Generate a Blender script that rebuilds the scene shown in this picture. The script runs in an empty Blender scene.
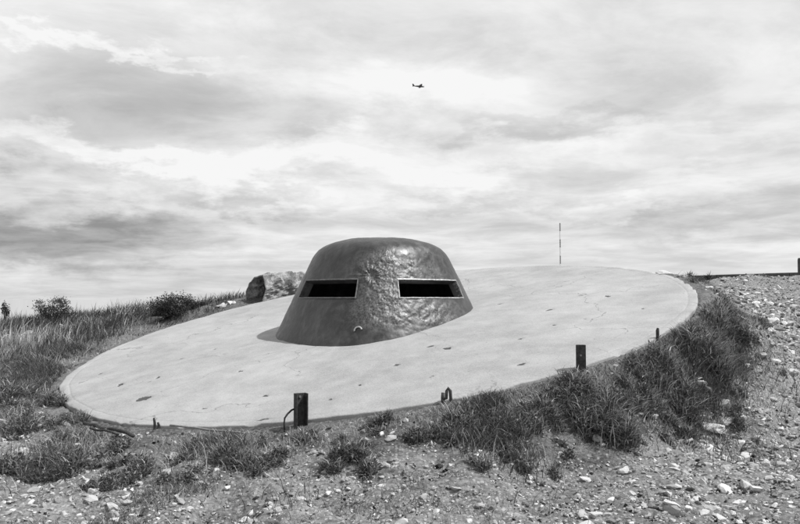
import bpy, bmesh, math, random
import numpy as np
from mathutils import Vector, Matrix

# ------------------------------------------------------------------ scene, camera, light
scene = bpy.context.scene
C = scene.collection
R = math.radians
EYE = 1.45
FPX = 778.0                    # focal length in photo pixels (35 mm on 36 mm film, 800 px wide)
PITCH = math.atan((300 - 262) / FPX)
cam_data = bpy.data.cameras.new('camera')
cam_data.lens = 35.0
cam_data.sensor_width = 36.0
cam_data.clip_start = 0.05
cam_data.clip_end = 20000
cam = bpy.data.objects.new('camera', cam_data)
C.objects.link(cam)
cam.location = (0, 0, EYE)
cam.rotation_euler = (math.pi / 2 + PITCH, 0, 0)
scene.camera = cam

SUN_EL = R(54)
SUN_AZ = R(98)                 # clockwise from +Y (view direction): to the right, a little towards the viewer
sun_dir = Vector((math.sin(SUN_AZ) * math.cos(SUN_EL), math.cos(SUN_AZ) * math.cos(SUN_EL), math.sin(SUN_EL)))
sun_data = bpy.data.lights.new('sun', 'SUN')
sun_data.energy = 5.0
sun_data.angle = R(0.8)
sun_data.color = (1, 1, 1)     # black-and-white photograph: neutral light
sun = bpy.data.objects.new('sun', sun_data)
C.objects.link(sun)
sun.rotation_euler = (-sun_dir).to_track_quat('-Z', 'Y').to_euler()
sun.location = sun_dir * 50

scene.view_settings.view_transform = 'Standard'
scene.view_settings.look = 'None'
scene.view_settings.exposure = 0.0
scene.view_settings.gamma = 1.0


class NT:
    """small helper for node trees"""
    def __init__(self, tree):
        self.t = tree
        self.n = tree.nodes
        self.l = tree.links

    def new(self, kind, **kw):
        nd = self.n.new(kind)
        for k, v in kw.items():
            setattr(nd, k, v)
        return nd

    def put(self, sock, v):
        if isinstance(v, bpy.types.NodeSocket):
            self.l.new(v, sock)
        else:
            sock.default_value = v

    def math(self, op, a, b=0.0, c=0.0, clamp=False):
        nd = self.new('ShaderNodeMath', operation=op, use_clamp=clamp)
        self.put(nd.inputs[0], a)
        self.put(nd.inputs[1], b)
        self.put(nd.inputs[2], c)
        return nd.outputs[0]

    def ramp(self, x, a, b, lo=0.0, hi=1.0, smooth=True):
        nd = self.new('ShaderNodeMapRange')
        nd.interpolation_type = 'SMOOTHSTEP' if smooth else 'LINEAR'
        self.put(nd.inputs[0], x)
        self.put(nd.inputs[1], a)
        self.put(nd.inputs[2], b)
        self.put(nd.inputs[3], lo)
        self.put(nd.inputs[4], hi)
        return nd.outputs[0]

    def noise(self, vec, scale, detail=4, rough=0.55, dist=0.0, lac=2.0):
        nd = self.new('ShaderNodeTexNoise')
        if vec is not None:
            self.put(nd.inputs['Vector'], vec)
        self.put(nd.inputs['Scale'], scale)
        self.put(nd.inputs['Detail'], detail)
        self.put(nd.inputs['Roughness'], rough)
        self.put(nd.inputs['Lacunarity'], lac)
        self.put(nd.inputs['Distortion'], dist)
        return nd.outputs[0]

    def mix(self, f, a, b):
        nd = self.new('ShaderNodeMix', data_type='FLOAT')
        self.put(nd.inputs[0], f)
        self.put(nd.inputs[2], a)
        self.put(nd.inputs[3], b)
        return nd.outputs[0]

    def grey(self, v):
        nd = self.new('ShaderNodeCombineColor')
        for i in range(3):
            self.put(nd.inputs[i], v)
        return nd.outputs[0]

    def comb(self, x, y, z):
        nd = self.new('ShaderNodeCombineXYZ')
        self.put(nd.inputs[0], x)
        self.put(nd.inputs[1], y)
        self.put(nd.inputs[2], z)
        return nd.outputs[0]


# ------------------------------------------------------------------ sky: Nishita seen through broken cloud
def build_world():
    w = bpy.data.worlds.new('World')
    scene.world = w
    w.use_nodes = True
    t = NT(w.node_tree)
    t.n.clear()
    out = t.new('ShaderNodeOutputWorld')
    bg = t.new('ShaderNodeBackground')
    sky = t.new('ShaderNodeTexSky')
    sky.sky_type = 'NISHITA'
    sky.sun_disc = False
    sky.sun_elevation = SUN_EL
    sky.sun_rotation = SUN_AZ
    sky.altitude = 300
    bw = t.new('ShaderNodeRGBToBW')
    t.l.new(sky.outputs[0], bw.inputs[0])
    geo = t.new('ShaderNodeTexCoord')
    sep = t.new('ShaderNodeSeparateXYZ')
    t.l.new(geo.outputs['Generated'], sep.inputs[0])
    x, y, z = sep.outputs
    az = t.math('ARCTAN2', x, y)
    el = t.math('ARCSINE', z)
    # cloud-deck coordinates: flat layer overhead, so clouds flatten towards the horizon
    zz = t.math('ADD', t.math('MAXIMUM', z, 0.0), 0.10)
    u = t.math('DIVIDE', x, zz)
    v = t.math('DIVIDE', y, zz)
    deck = t.comb(t.math('MULTIPLY', u, 0.75), v, 3.7)
    n1 = t.noise(deck, 0.55, 7, 0.56, 0.35)
    n2 = t.noise(t.comb(t.math('ADD', u, 7.3), v, 1.1), 1.7, 8, 0.64, 0.4)
    wv = t.comb(t.math('MULTIPLY', az, 1.0), t.math('MULTIPLY', el, 2.3), 2.0)
    wx = t.math('MULTIPLY', t.math('SUBTRACT', t.noise(wv, 5.0, 6, 0.62), 0.5), 0.36)
    wy = t.math('MULTIPLY', t.math('SUBTRACT', t.noise(t.comb(az, t.math('MULTIPLY', el, 2.3), 9.0), 6.0, 6, 0.62), 0.5), 0.19)
    a2 = t.math('ADD', az, wx)
    e2 = t.math('ADD', el, wy)

    def patch(px, py, wpx, hpx, soft=0.75, slope=0.0):
        """a cloud's place in the sky (azimuth, elevation), ragged by the warped coordinates"""
        a0 = math.atan((px - 400) / FPX)
        e0 = (300 - py) / FPX
        da = t.math('SUBTRACT', a2, a0)
        de = t.math('SUBTRACT', t.math('SUBTRACT', e2, e0), t.math('MULTIPLY', da, slope))
        da = t.math('DIVIDE', da, wpx / FPX)
        de = t.math('DIVIDE', de, hpx / FPX)
        d = t.math('SQRT', t.math('ADD', t.math('MULTIPLY', da, da), t.math('MULTIPLY', de, de)))
        return t.ramp(d, 1.0 + soft * 0.4, 1.0 - soft, 0.0, 1.0)

    base = t.math('ADD', t.ramp(n1, 0.34, 0.66, 0.66, 0.88), t.ramp(n2, 0.32, 0.68, -0.09, 0.09))
    feats = [  # px, py, half width, half height, soft, amount, slope
        (20, 238, 200, 42, 0.7, -0.40, -0.03),
        (60, 262, 90, 16, 0.7, -0.10, 0.0),
        (130, 100, 190, 34, 0.8, -0.08, -0.08),
        (70, 64, 110, 9, 0.8, 0.17, -0.06),
        (190, 76, 70, 6, 0.8, 0.15, -0.08),
        (110, 166, 170, 17, 0.6, 0.20, -0.04),
        (330, 150, 120, 22, 0.8, 0.20, 0.10),
        (400, 85, 150, 32, 0.9, 0.16, 0.05),
        (480, 165, 190, 20, 0.8, 0.16, 0.02),
        (260, 195, 90, 9, 0.8, -0.14, 0.03),
        (560, 132, 170, 10, 0.8, -0.10, 0.03),
        (660, 110, 130, 30, 0.9, -0.06, 0.05),
        (690, 165, 160, 14, 0.9, -0.10, 0.04),
        (740, 225, 120, 22, 0.9, -0.14, 0.0),
        (640, 205, 90, 10, 0.7, 0.10, 0.03),
        (470, 200, 110, 8, 0.8, -0.10, 0.08),
        (140, 265, 60, 14, 0.8, 0.10, 0.0),
        (100, 212, 120, 11, 0.8, 0.08, 0.0),
        (300, 20, 260, 26, 0.9, 0.08, 0.0),
    ]
    lum = base
    for px, py, wp, hp, so, am, sl in feats:
        lum = t.math('ADD', lum, t.math('MULTIPLY', patch(px, py, wp, hp, so, sl), am))
    hz = t.ramp(el, 0.09, 0.0, 0.0, 0.9)           # pale even air low down
    lum = t.mix(hz, lum, t.math('ADD', t.math('MULTIPLY', lum, 0.55), 0.27))
    lum = t.math('MINIMUM', t.math('MAXIMUM', lum, 0.30), 0.93)
    # thin spots of the deck let the clear sky through
    thin = t.ramp(n2, 0.35, 0.22, 0.0, 0.35)
    lum = t.mix(thin, lum, t.math('MULTIPLY', bw.outputs[0], 0.10))
    t.l.new(t.grey(lum), bg.inputs[0])
    bg.inputs[1].default_value = 1.0
    t.l.new(bg.outputs[0], out.inputs[0])


build_world()

# ------------------------------------------------------------------ helpers
rng = np.random.default_rng(7)
random.seed(7)


def tag(o, label=None, cat=None, group=None, kind=None):
    for k, v in (('label', label), ('category', cat), ('group', group), ('kind', kind)):
        if v:
            o[k] = v
    return o


def empty(name, loc=(0, 0, 0), rz=0.0):
    o = bpy.data.objects.new(name, None)
    o.location = loc
    o.rotation_euler = (0, 0, rz)
    o.empty_display_size = 0.1
    C.objects.link(o)
    return o


def link(name, me, mat=None, parent=None, loc=None):
    o = bpy.data.objects.new(name, me)
    if mat and not me.materials:
        me.materials.append(mat)
    C.objects.link(o)
    if parent:
        o.parent = parent
    if loc is not None:
        o.location = loc
    return o


def np_mesh(name, V, F, smooth=True, attrs=None):
    """V (n,3); F list of (k,m) index arrays with equal m per array"""
    me = bpy.data.meshes.new(name)
    V = np.asarray(V, np.float32)
    me.vertices.add(len(V))
    me.vertices.foreach_set('co', V.ravel())
    if isinstance(F, np.ndarray):
        F = [F]
    F = [f for f in F if len(f)]
    loops = np.concatenate([f.ravel() for f in F]).astype(np.int32)
    tot = np.concatenate([np.full(len(f), f.shape[1], np.int32) for f in F])
    st = np.concatenate([[0], np.cumsum(tot)[:-1]]).astype(np.int32)
    me.loops.add(len(loops))
    me.loops.foreach_set('vertex_index', loops)
    me.polygons.add(len(tot))
    me.polygons.foreach_set('loop_start', st)
    me.polygons.foreach_set('loop_total', tot)
    me.polygons.foreach_set('use_smooth', np.full(len(tot), smooth, bool))
    me.update(calc_edges=True)
    me.validate()
    for k, a in (attrs or {}).items():
        at = me.attributes.new(k, 'FLOAT', 'POINT')
        at.data.foreach_set('value', np.asarray(a, np.float32))
    return me


def _hash(ix, iy, iz, seed):
    h = (ix.astype(np.int64) * 374761393 + iy.astype(np.int64) * 668265263 + iz.astype(np.int64) * 2147483647 + seed * 1274126177) & 0xffffffff
    h = ((h ^ (h >> 13)) * 1274126177) & 0xffffffff
    h = (h ^ (h >> 16)) & 0xffffff
    return h / float(0xffffff)


def vnoise(x, y, z=None, seed=0):
    z = np.zeros_like(x) if z is None else z
    ix, iy, iz = np.floor(x), np.floor(y), np.floor(z)
    fx, fy, fz = x - ix, y - iy, z - iz
    fx, fy, fz = [f * f * (3 - 2 * f) for f in (fx, fy, fz)]
    r = 0
    for dx in (0, 1):
        for dy in (0, 1):
            for dz in (0, 1):
                w = (fx if dx else 1 - fx) * (fy if dy else 1 - fy) * (fz if dz else 1 - fz)
                r = r + w * _hash(ix + dx, iy + dy, iz + dz, seed)
    return r * 2 - 1


def fbm(x, y, z=None, seed=0, octv=4, gain=0.5):
    a, r, s = 1.0, 0, 1.0
    for i in range(octv):
        r = r + a * vnoise(x * s, y * s, None if z is None else z * s, seed + i * 17)
        a *= gain
        s *= 2.03
    return r


def smooth01(x, a, b):
    t = np.clip((x - a) / (b - a), 0, 1)
    return t * t * (3 - 2 * t)


def ray(px, py):
    """photo pixel -> direction from the eye with unit forward distance"""
    u = (px - 400) / FPX
    v = -(py - 262) / FPX
    f = math.cos(PITCH) - v * math.sin(PITCH)
    zz = v * math.cos(PITCH) + math.sin(PITCH)
    return u / f, zz / f


def at(px, py, d):
    a, b = ray(px, py)
    return (a * d, d, EYE + b * d)


# ------------------------------------------------------------------ slab plane and terrain
SC = Vector((-0.268, 10.452, EYE - 0.2705))
SN = Vector((-0.1418, -0.1629, 0.9764)).normalized()
SR = 4.0
SA = SN.cross(Vector((0, 1, 0))).normalized() * -1
SA = Vector((0, 1, 0)).cross(SN).normalized()      # in-plane, to the right
SB = SN.cross(SA).normalized()                      # in-plane, away from the viewer


def plane_z(x, y):
    return SC.z - (SN.x * (x - SC.x) + SN.y * (y - SC.y)) / SN.z


ctrl = []
for i in range(36):
    a = i / 36 * 2 * math.pi
    p = SC + SA * (SR * 1.03 * math.cos(a)) + SB * (SR * 1.03 * math.sin(a))
    ctrl.append((p.x, p.y, p.z - (0.035 if math.sin(a) < .35 else .12)))
for i in range(12):
    a = i / 12 * 2 * math.pi
    p = SC + SA * (SR * .72 * math.cos(a)) + SB * (SR * .72 * math.sin(a))
    ctrl.append((p.x, p.y, p.z - 0.22))
for q in [(0, 524, 4.9), (200, 524, 4.9), (400, 524, 4.8), (600, 524, 4.75), (800, 524, 4.6),
          (0, 460, 6.3), (100, 470, 6.0), (200, 465, 5.9), (300, 470, 5.7), (400, 465, 5.6), (500, 452, 5.8),
          (600, 440, 6.2), (700, 420, 6.8), (700, 382, 8.0), (800, 460, 6.0), (800, 400, 7.8), (760, 350, 10),
          (800, 320, 13), (740, 302, 14.5), (800, 294, 18), (735, 281, 25), (800, 279, 25), (860, 278, 25), (690, 283, 23),
          (0, 420, 7.6), (20, 388, 9.4), (-100, 420, 7.6), (0, 350, 12.2), (60, 352, 11.5), (0, 326, 22), (100, 325, 22), (200, 309, 20),
          (0, 322, 33), (-150, 323, 25), (120, 320, 33), (250, 299.5, 14.6), (300, 297, 15.0), (170, 318, 14)]:
    ctrl.append(at(*q))
ctrl += [(0, 0, .03), (-3, 1, .0), (3, 1, .08), (-7, 4, .0), (8, 4, .3), (0, -8, .1), (-10, -4, 0), (12, -4, .4),
         (14, 12, 1.2), (22, 26, 2.3), (1, 17, 1.45), (0, 26, .6), (4.5, 17, 1.7), (5, 20, 1.45), (7, 26, 1.2), (-4, 18, 1.3), (2.5, 15.2, 1.8), (5, 14.6, 1.62), (6.2, 17, 1.7), (4.1, 13.6, 1.75), (.2, 15.2, 1.62), (-5, 28, 1.0),
         (12, 36, 1.3), (24, 40, 1.2), (0, 40, .5), (-22, 36, .5), (-26, 14, .3)]
ctrl = np.array(ctrl)
_n = len(ctrl)


def _tps(r2):
    return 0.5 * r2 * np.log(r2 + 1e-9)


_K = _tps(((ctrl[:, None, :2] - ctrl[None, :, :2]) ** 2).sum(-1)) + np.eye(_n) * 0.02
_P = np.c_[np.ones(_n), ctrl[:, :2]]
_A = np.block([[_K, _P], [_P.T, np.zeros((3, 3))]])
_W = np.linalg.solve(_A, np.r_[ctrl[:, 2], np.zeros(3)])


def base_z(x, y):
    x = np.asarray(x, float)
    y = np.asarray(y, float)
    sh = x.shape
    x, y = x.ravel(), y.ravel()
    cx, cy = np.clip(x, -30, 30), np.clip(y, -12, 44)
    z = np.empty(len(x))
    for s in range(0, len(x), 40000):
        e = s + 40000
        r2 = (cx[s:e, None] - ctrl[None, :, 0]) ** 2 + (cy[s:e, None] - ctrl[None, :, 1]) ** 2
        z[s:e] = _tps(r2) @ _W[:_n] + _W[_n] + _W[_n + 1] * cx[s:e] + _W[_n + 2] * cy[s:e]
    r = np.hypot(x, y)
    far = -125 * smooth01(np.log(np.maximum(r, 1)), math.log(30), math.log(2600)) ** 1.3 + 7 * fbm(x / 420, y / 420, seed=5, octv=3) * smooth01(r, 150, 700) - .05 * np.maximum(r - 30, 0) * smooth01(r, 30, 60) * (r < 400)
    w = smooth01(r, 30, 52)
    z = z * (1 - w) + far * w
    return z.reshape(sh)


def slab_dist(x, y):
    """plan distance outwards from the slab's edge"""
    dx, dy = x - SC.x, y - SC.y
    dz = plane_z(x, y) - SC.z
    return np.sqrt(dx * dx + dy * dy + dz * dz) - SR


def ground_z(x, y):
    x = np.asarray(x, float)
    y = np.asarray(y, float)
    z = base_z(x, y)
    r = np.hypot(x, y)
    d = slab_dist(x, y)
    amp = smooth01(d, 0.0, 0.5) * (1 - smooth01(r, 40, 80))
    z = z + amp * (0.075 * fbm(x * .9, y * .9, seed=3, octv=3) + 0.03 * fbm(x * 4, y * 4, seed=11, octv=3))
    front = 1 - smooth01((y - SC.y) / (SR + np.maximum(d, 0)), .1, .45)
    hug = plane_z(x, y) - .028 + .007 * fbm(x * 5, y * 5, seed=13, octv=3)
    w = smooth01(d, .03, .5)
    z = np.where(d > 0, z * (1 - front) + front * (hug * (1 - w) + z * w), z)
    # the ground falls away behind the slab's high rim
    rl = np.hypot(x - SC.x, y - SC.y) + 1e-6
    rim = plane_z(SC.x + (x - SC.x) / rl * SR * .985, SC.y + (y - SC.y) / rl * SR * .985)
    bw = smooth01((y - SC.y) / rl, .10, .28) * smooth01(x, -2.5, -1.0) * (1 - smooth01(x, 5.0, 6.6)) * (1 - smooth01(d, 5, 8))
    z = np.where(d > -.03, np.minimum(z, z * (1 - bw) + bw * (rim - .09 - .03 * np.maximum(d, 0))), z)
    z = np.where((d > -.03) & (d < .6), np.minimum(z, plane_z(x, y) - .03 + .30 * np.maximum(d - .06, 0)), z)
    z = np.where(d < -0.03, np.minimum(z, plane_z(x, y) - 0.12), z)
    return z


def hit(px, py):
    """first point where the ray of a photo pixel meets the ground"""
    a, b = ray(px, py)
    d = np.concatenate([np.arange(2.5, 20, .01), np.arange(20, 60, .1)])
    g = ground_z(a * d, d)
    below = np.nonzero(EYE + b * d < g)[0]
    i = below[0] if len(below) else len(d) - 1
    return a * d[i], d[i], float(g[i])


# ------------------------------------------------------------------ materials (all grey: a black-and-white photograph)
def mat(name, build):
    m = bpy.data.materials.new(name)
    m.use_nodes = True
    t = NT(m.node_tree)
    t.n.clear()
    out = t.new('ShaderNodeOutputMaterial')
    p = t.new('ShaderNodeBsdfPrincipled')
    t.l.new(p.outputs[0], out.inputs[0])
    build(t, p, out)
    return m


def set_p(t, p, col=None, rough=.8, spec=.3, metal=0.0, height=None, bump=0.5, dist=0.01):
    if col is not None:
        t.put(p.inputs['Base Color'], t.grey(col))
    t.put(p.inputs['Roughness'], rough)
    t.put(p.inputs['Specular IOR Level'], spec)
    t.put(p.inputs['Metallic'], metal)
    if height is not None:
        b = t.new('ShaderNodeBump')
        t.put(b.inputs['Strength'], bump)
        t.put(b.inputs['Distance'], dist)
        t.put(b.inputs['Height'], height)
        t.l.new(b.outputs[0], p.inputs['Normal'])


def obj_co(t):
    return t.new('ShaderNodeTexCoord').outputs['Object']


def attr(t, name):
    a = t.new('ShaderNodeAttribute')
    a.attribute_name = name
    return a.outputs['Fac']


def m_concrete(t, p, o):
    co = obj_co(t)
    big = t.noise(co, 0.55, 5, .6)
    mid = t.noise(co, 3.0, 6, .65)
    fine = t.noise(co, 75, 5, .75)
    wp = t.new('ShaderNodeVectorMath', operation='ADD')
    t.put(wp.inputs[0], co)
    nzc = t.new('ShaderNodeTexNoise')
    t.put(nzc.inputs['Vector'], co)
    t.put(nzc.inputs['Scale'], 1.7)
    t.put(nzc.inputs['Detail'], 6)
    t.l.new(nzc.outputs[1], wp.inputs[1])
    vc = t.new('ShaderNodeTexVoronoi', feature='DISTANCE_TO_EDGE')
    t.l.new(wp.outputs[0], vc.inputs['Vector'])
    t.put(vc.inputs['Scale'], .55)
    crack = t.math('MULTIPLY', t.ramp(vc.outputs[0], .0, .006, 1, 0), t.ramp(big, .42, .56, 0, 1))
    v = t.new('ShaderNodeTexVoronoi')
    t.put(v.inputs['Vector'], co)
    t.put(v.inputs['Scale'], 9.0)
    pock = t.math('MULTIPLY', t.ramp(v.outputs['Distance'], .05, .11, 1, 0), t.ramp(mid, .56, .66, 0, 1))
    c = t.math('ADD', t.ramp(big, .3, .7, .285, .345), t.ramp(mid, .3, .7, -.03, .03))
    c = t.math('ADD', c, t.ramp(fine, .3, .7, -.055, .055))
    streak = t.noise(t.comb(t.math('MULTIPLY', attr(t, 'rad'), 1.2), t.math('MULTIPLY', attr(t, 'ang'), 9.0), 0.0), 1.0, 5, .6)
    c = t.math('ADD', c, t.ramp(streak, .35, .65, -.010, .010))
    st = attr(t, 'stain')
    dark = t.math('MAXIMUM', t.ramp(t.math('ADD', st, t.math('MULTIPLY', t.math('SUBTRACT', fine, .5), 1.6)), .45, .62, 0, .95), t.math('MAXIMUM', t.math('MULTIPLY', pock, .6), t.math('MULTIPLY', crack, .55)))
    c = t.mix(dark, c, .06)
    h = t.math('ADD', t.math('MULTIPLY', mid, .8), t.math('MULTIPLY', fine, .25))
    h = t.math('SUBTRACT', h, t.math('MULTIPLY', pock, .5))
    set_p(t, p, c, .9, .15, 0, h, .55, .012)


def m_armour(t, p, o):
    co = obj_co(t)
    big = t.noise(co, 1.6, 5, .6)
    mid = t.noise(co, 9, 6, .65, .4)
    fine = t.noise(co, 45, 5, .7)
    pit = attr(t, 'pit')
    c = t.math('ADD', t.ramp(big, .3, .7, .020, .046), t.ramp(mid, .35, .7, -.008, .024))
    c = t.math('ADD', c, t.math('MULTIPLY', pit, t.ramp(fine, .35, .62, -.03, .11)))
    stv = t.new('ShaderNodeMapping')
    t.put(stv.inputs[0], co)
    stv.inputs['Scale'].default_value = (1, 1, .12)
    run = t.noise(stv.outputs[0], 9, 5, .6)
    c = t.math('ADD', c, t.ramp(run, .5, .72, 0, .035))
    c = t.math('MAXIMUM', c, .02)
    h = t.math('ADD', t.math('MULTIPLY', mid, .5), t.math('MULTIPLY', fine, t.math('ADD', .10, t.math('MULTIPLY', pit, .55))))
    rgh = t.ramp(mid, .3, .7, .33, .54)
    set_p(t, p, c, rgh, .58, .18, h, .65, .012)


def simple(col, var=.3, scale=20, rough=.8, spec=.3, metal=0.0, bump=.4, dist=.005):
    def f(t, p, o):
        co = obj_co(t)
        n = t.noise(co, scale, 5, .65)
        set_p(t, p, t.ramp(n, .3, .7, col * (1 - var), col * (1 + var)), rough, spec, metal, n, bump, dist)
    return f


def m_ground(t, p, o):
    co = obj_co(t)
    big = t.noise(co, .35, 5, .6)
    mid = t.noise(co, 2.5, 6, .65)
    fine = t.noise(co, 28, 6, .72)
    v = t.new('ShaderNodeTexVoronoi')
    t.put(v.inputs['Vector'], co)
    t.put(v.inputs['Scale'], 38.0)
    vs = t.new('ShaderNodeSeparateColor')
    t.l.new(v.outputs['Color'], vs.inputs[0])
    soil = attr(t, 'soil')                   # 1 = bare pale track, 0 = turf and humus
    chips = t.math('MULTIPLY', t.ramp(vs.outputs[0], .62, .8, 0, 1), t.ramp(v.outputs['Distance'], .3, .6, 1, .2))
    pale = t.math('ADD', t.ramp(mid, .3, .7, .125, .225), t.ramp(fine, .3, .7, -.085, .09))
    pale = t.mix(t.math('MULTIPLY', chips, .7), pale, .42)
    humus = t.math('ADD', t.ramp(mid, .3, .7, .075, .16), t.ramp(fine, .3, .7, -.06, .07))
    humus = t.mix(t.math('MULTIPLY', chips, .35), humus, .30)
    f = t.ramp(t.math('ADD', soil, t.math('MULTIPLY', t.math('SUBTRACT', mid, .5), .9)), .3, .7, 0, 1)
    c = t.mix(f, humus, pale)
    c = t.math('MULTIPLY', c, t.ramp(big, .3, .7, .85, 1.15))
    h = t.math('ADD', t.math('MULTIPLY', fine, .8), t.math('MULTIPLY', chips, .35))
    set_p(t, p, c, .95, .08, 0, h, .9, .03)


def m_stone(t, p, o):
    co = obj_co(t)
    sh = attr(t, 'shade')
    n = t.noise(co, 30, 5, .65)
    oi = t.new('ShaderNodeObjectInfo')
    c = t.math('MULTIPLY', t.math('ADD', sh, t.math('MULTIPLY', t.math('SUBTRACT', oi.outputs['Random'], .5), .12)), t.ramp(n, .3, .7, .78, 1.18))
    set_p(t, p, c, .92, .12, 0, n, .6, .01)


def m_grass(t, p, o):
    sh = attr(t, 'shade')
    t.put(p.inputs['Base Color'], t.grey(sh))
    t.put(p.inputs['Roughness'], .6)
    t.put(p.inputs['Specular IOR Level'], .25)
    tr = t.new('ShaderNodeBsdfTranslucent')
    t.put(tr.inputs[0], t.grey(sh))
    mx = t.new('ShaderNodeMixShader')
    t.put(mx.inputs[0], .3)
    t.l.new(p.outputs[0], mx.inputs[1])
    t.l.new(tr.outputs[0], mx.inputs[2])
    t.l.new(mx.outputs[0], o.inputs[0])


M = {
    'concrete': mat('weathered_concrete', m_concrete),
    'armour': mat('cast_armour_steel', m_armour),
    'frame': mat('worn_steel_edge', simple(.36, .35, 25, .5, .5, .2)),
    'frame_shaded': mat('shaded_steel_edge', simple(.13, .35, 25, .5, .5, .2)),  # darker copy of the frame steel: the left slit's shade is in its colour
    'ground': mat('dirt_and_gravel', m_ground),
    'stone': mat('limestone', m_stone),
    'grass': mat('grass_blades', m_grass),
    'iron': mat('rusty_iron', simple(.045, .5, 40, .75, .3, .2)),
    'iron_pale': mat('pale_galvanised_iron', simple(.22, .35, 40, .55, .4, .3)),  # paler iron for the bolts and one rod
    'twig': mat('dry_twig', simple(.12, .4, 60)),
    'block': mat('rough_old_concrete', simple(.26, .5, 7, .95, .1, 0, 1.0, .06)),
    'wall': mat('dark_wall', simple(.06, .4, 6)),  # plain dark grey for the crest wall and its post
    'mast_dark': mat('mast_dark_paint', simple(.16, .2, 3)),
    'mast_white': mat('mast_white_paint', simple(.75, .08, 3)),
    'plane': mat('aircraft_dark_paint', simple(.03, .2, 2, .4, .5)),
}

# ------------------------------------------------------------------ ground sheet
def build_ground():
    th = np.concatenate([np.arange(-36, 36, .26), np.arange(36, 324, 2.4)]) * math.pi / 180
    rr = [0.0]
    r = .4
    while r < 3000:
        rr.append(r)
        if r < 3.6:
            r *= 1.12
        elif r < 24:
            r *= 1.0052
        elif r < 60:
            r *= 1.02
        else:
            r *= 1.12
    rr = np.array(rr[1:])
    na, nr = len(th), len(rr)
    RR, TH = np.meshgrid(rr, th, indexing='ij')
    X, Y = RR * np.sin(TH), RR * np.cos(TH)
    Z = ground_z(X, Y)
    near = (1 - smooth01(RR, 14, 25)) * smooth01(slab_dist(X, Y), .02, .15)
    Z = Z + near * .012 * fbm(X * 14, Y * 14, seed=23, octv=2)
    V = np.stack([X, Y, Z], -1).reshape(-1, 3)
    V = np.vstack([V, [[0, 0, float(ground_z(np.array([0.]), np.array([0.]))[0])]]])
    i, j = np.meshgrid(np.arange(nr - 1), np.arange(na), indexing='ij')
    j2 = (j + 1) % na
    Q = np.stack([i * na + j, i * na + j2, (i + 1) * na + j2, (i + 1) * na + j], -1).reshape(-1, 4)[:, ::-1]
    jj = np.arange(na)
    T = np.stack([np.full(na, nr * na), (jj + 1) % na, jj], -1)[:, ::-1]
    soil = soil_mask(V[:, 0], V[:, 1])
    me = np_mesh('ground', V, [Q, T], True, {'soil': soil})
    o = link('ground', me, M['ground'])
    tag(o, kind='structure')


def soil_mask(x, y):
    """1 on the bare pale track that runs past the slab, 0 under grass"""
    d = slab_dist(x, y)
    n = fbm(x * .7, y * .7, seed=31, octv=3)
    band = smooth01(d + .30 * n, .35, 1.0)                    # strip of turf round the slab
    left = smooth01(x + .55 * (8.2 - y) + .4 * n, -4.4, -3.2)     # turf takes over on the left and behind
    left = np.where(y > 8.2, smooth01(x + .4 * n, 3.0, 4.6), left)
    near = smooth01(7.4 - y + .3 * n, 0.0, 1.0)
    return np.clip(band * np.maximum(left, near * smooth01(x + .4 * n, -4.8, -2.8)), 0, 1)


build_ground()

# ------------------------------------------------------------------ concrete slab round the cupola
SLAB_SPOTS = [(144, 398, 14, 5), (158, 378, 6, 3), (266, 396, 9, 3), (262, 419, 14, 2), (100, 374, 4, 3), (430, 348, 11, 3), (449, 350, 8, 5),
              (382, 372, 8, 4), (396, 366, 8, 3), (432, 377, 7, 4), (360, 385, 4, 3), (549, 311, 9, 2.5), (608, 297, 5, 3), (643, 309, 5, 3),
              (330, 399, 7, 3), (520, 340, 4, 2), (554, 326, 5, 3), (470, 372, 5, 3), (395, 410, 3, 2), (215, 350, 4, 2), (180, 360, 5, 2),
              (595, 340, 4, 3), (120, 385, 5, 3), (300, 372, 4, 2), (240, 372, 6, 2), (500, 305, 5, 2), (522, 365, 10, 3), (205, 408, 7, 2), (585, 320, 4, 2)]


def slab_hit(px, py):
    a, b = ray(px, py)
    dv = Vector((a, 1, b))
    t = (SC - Vector((0, 0, EYE))).dot(SN) / dv.dot(SN)
    return Vector((0, 0, EYE)) + dv * t


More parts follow.
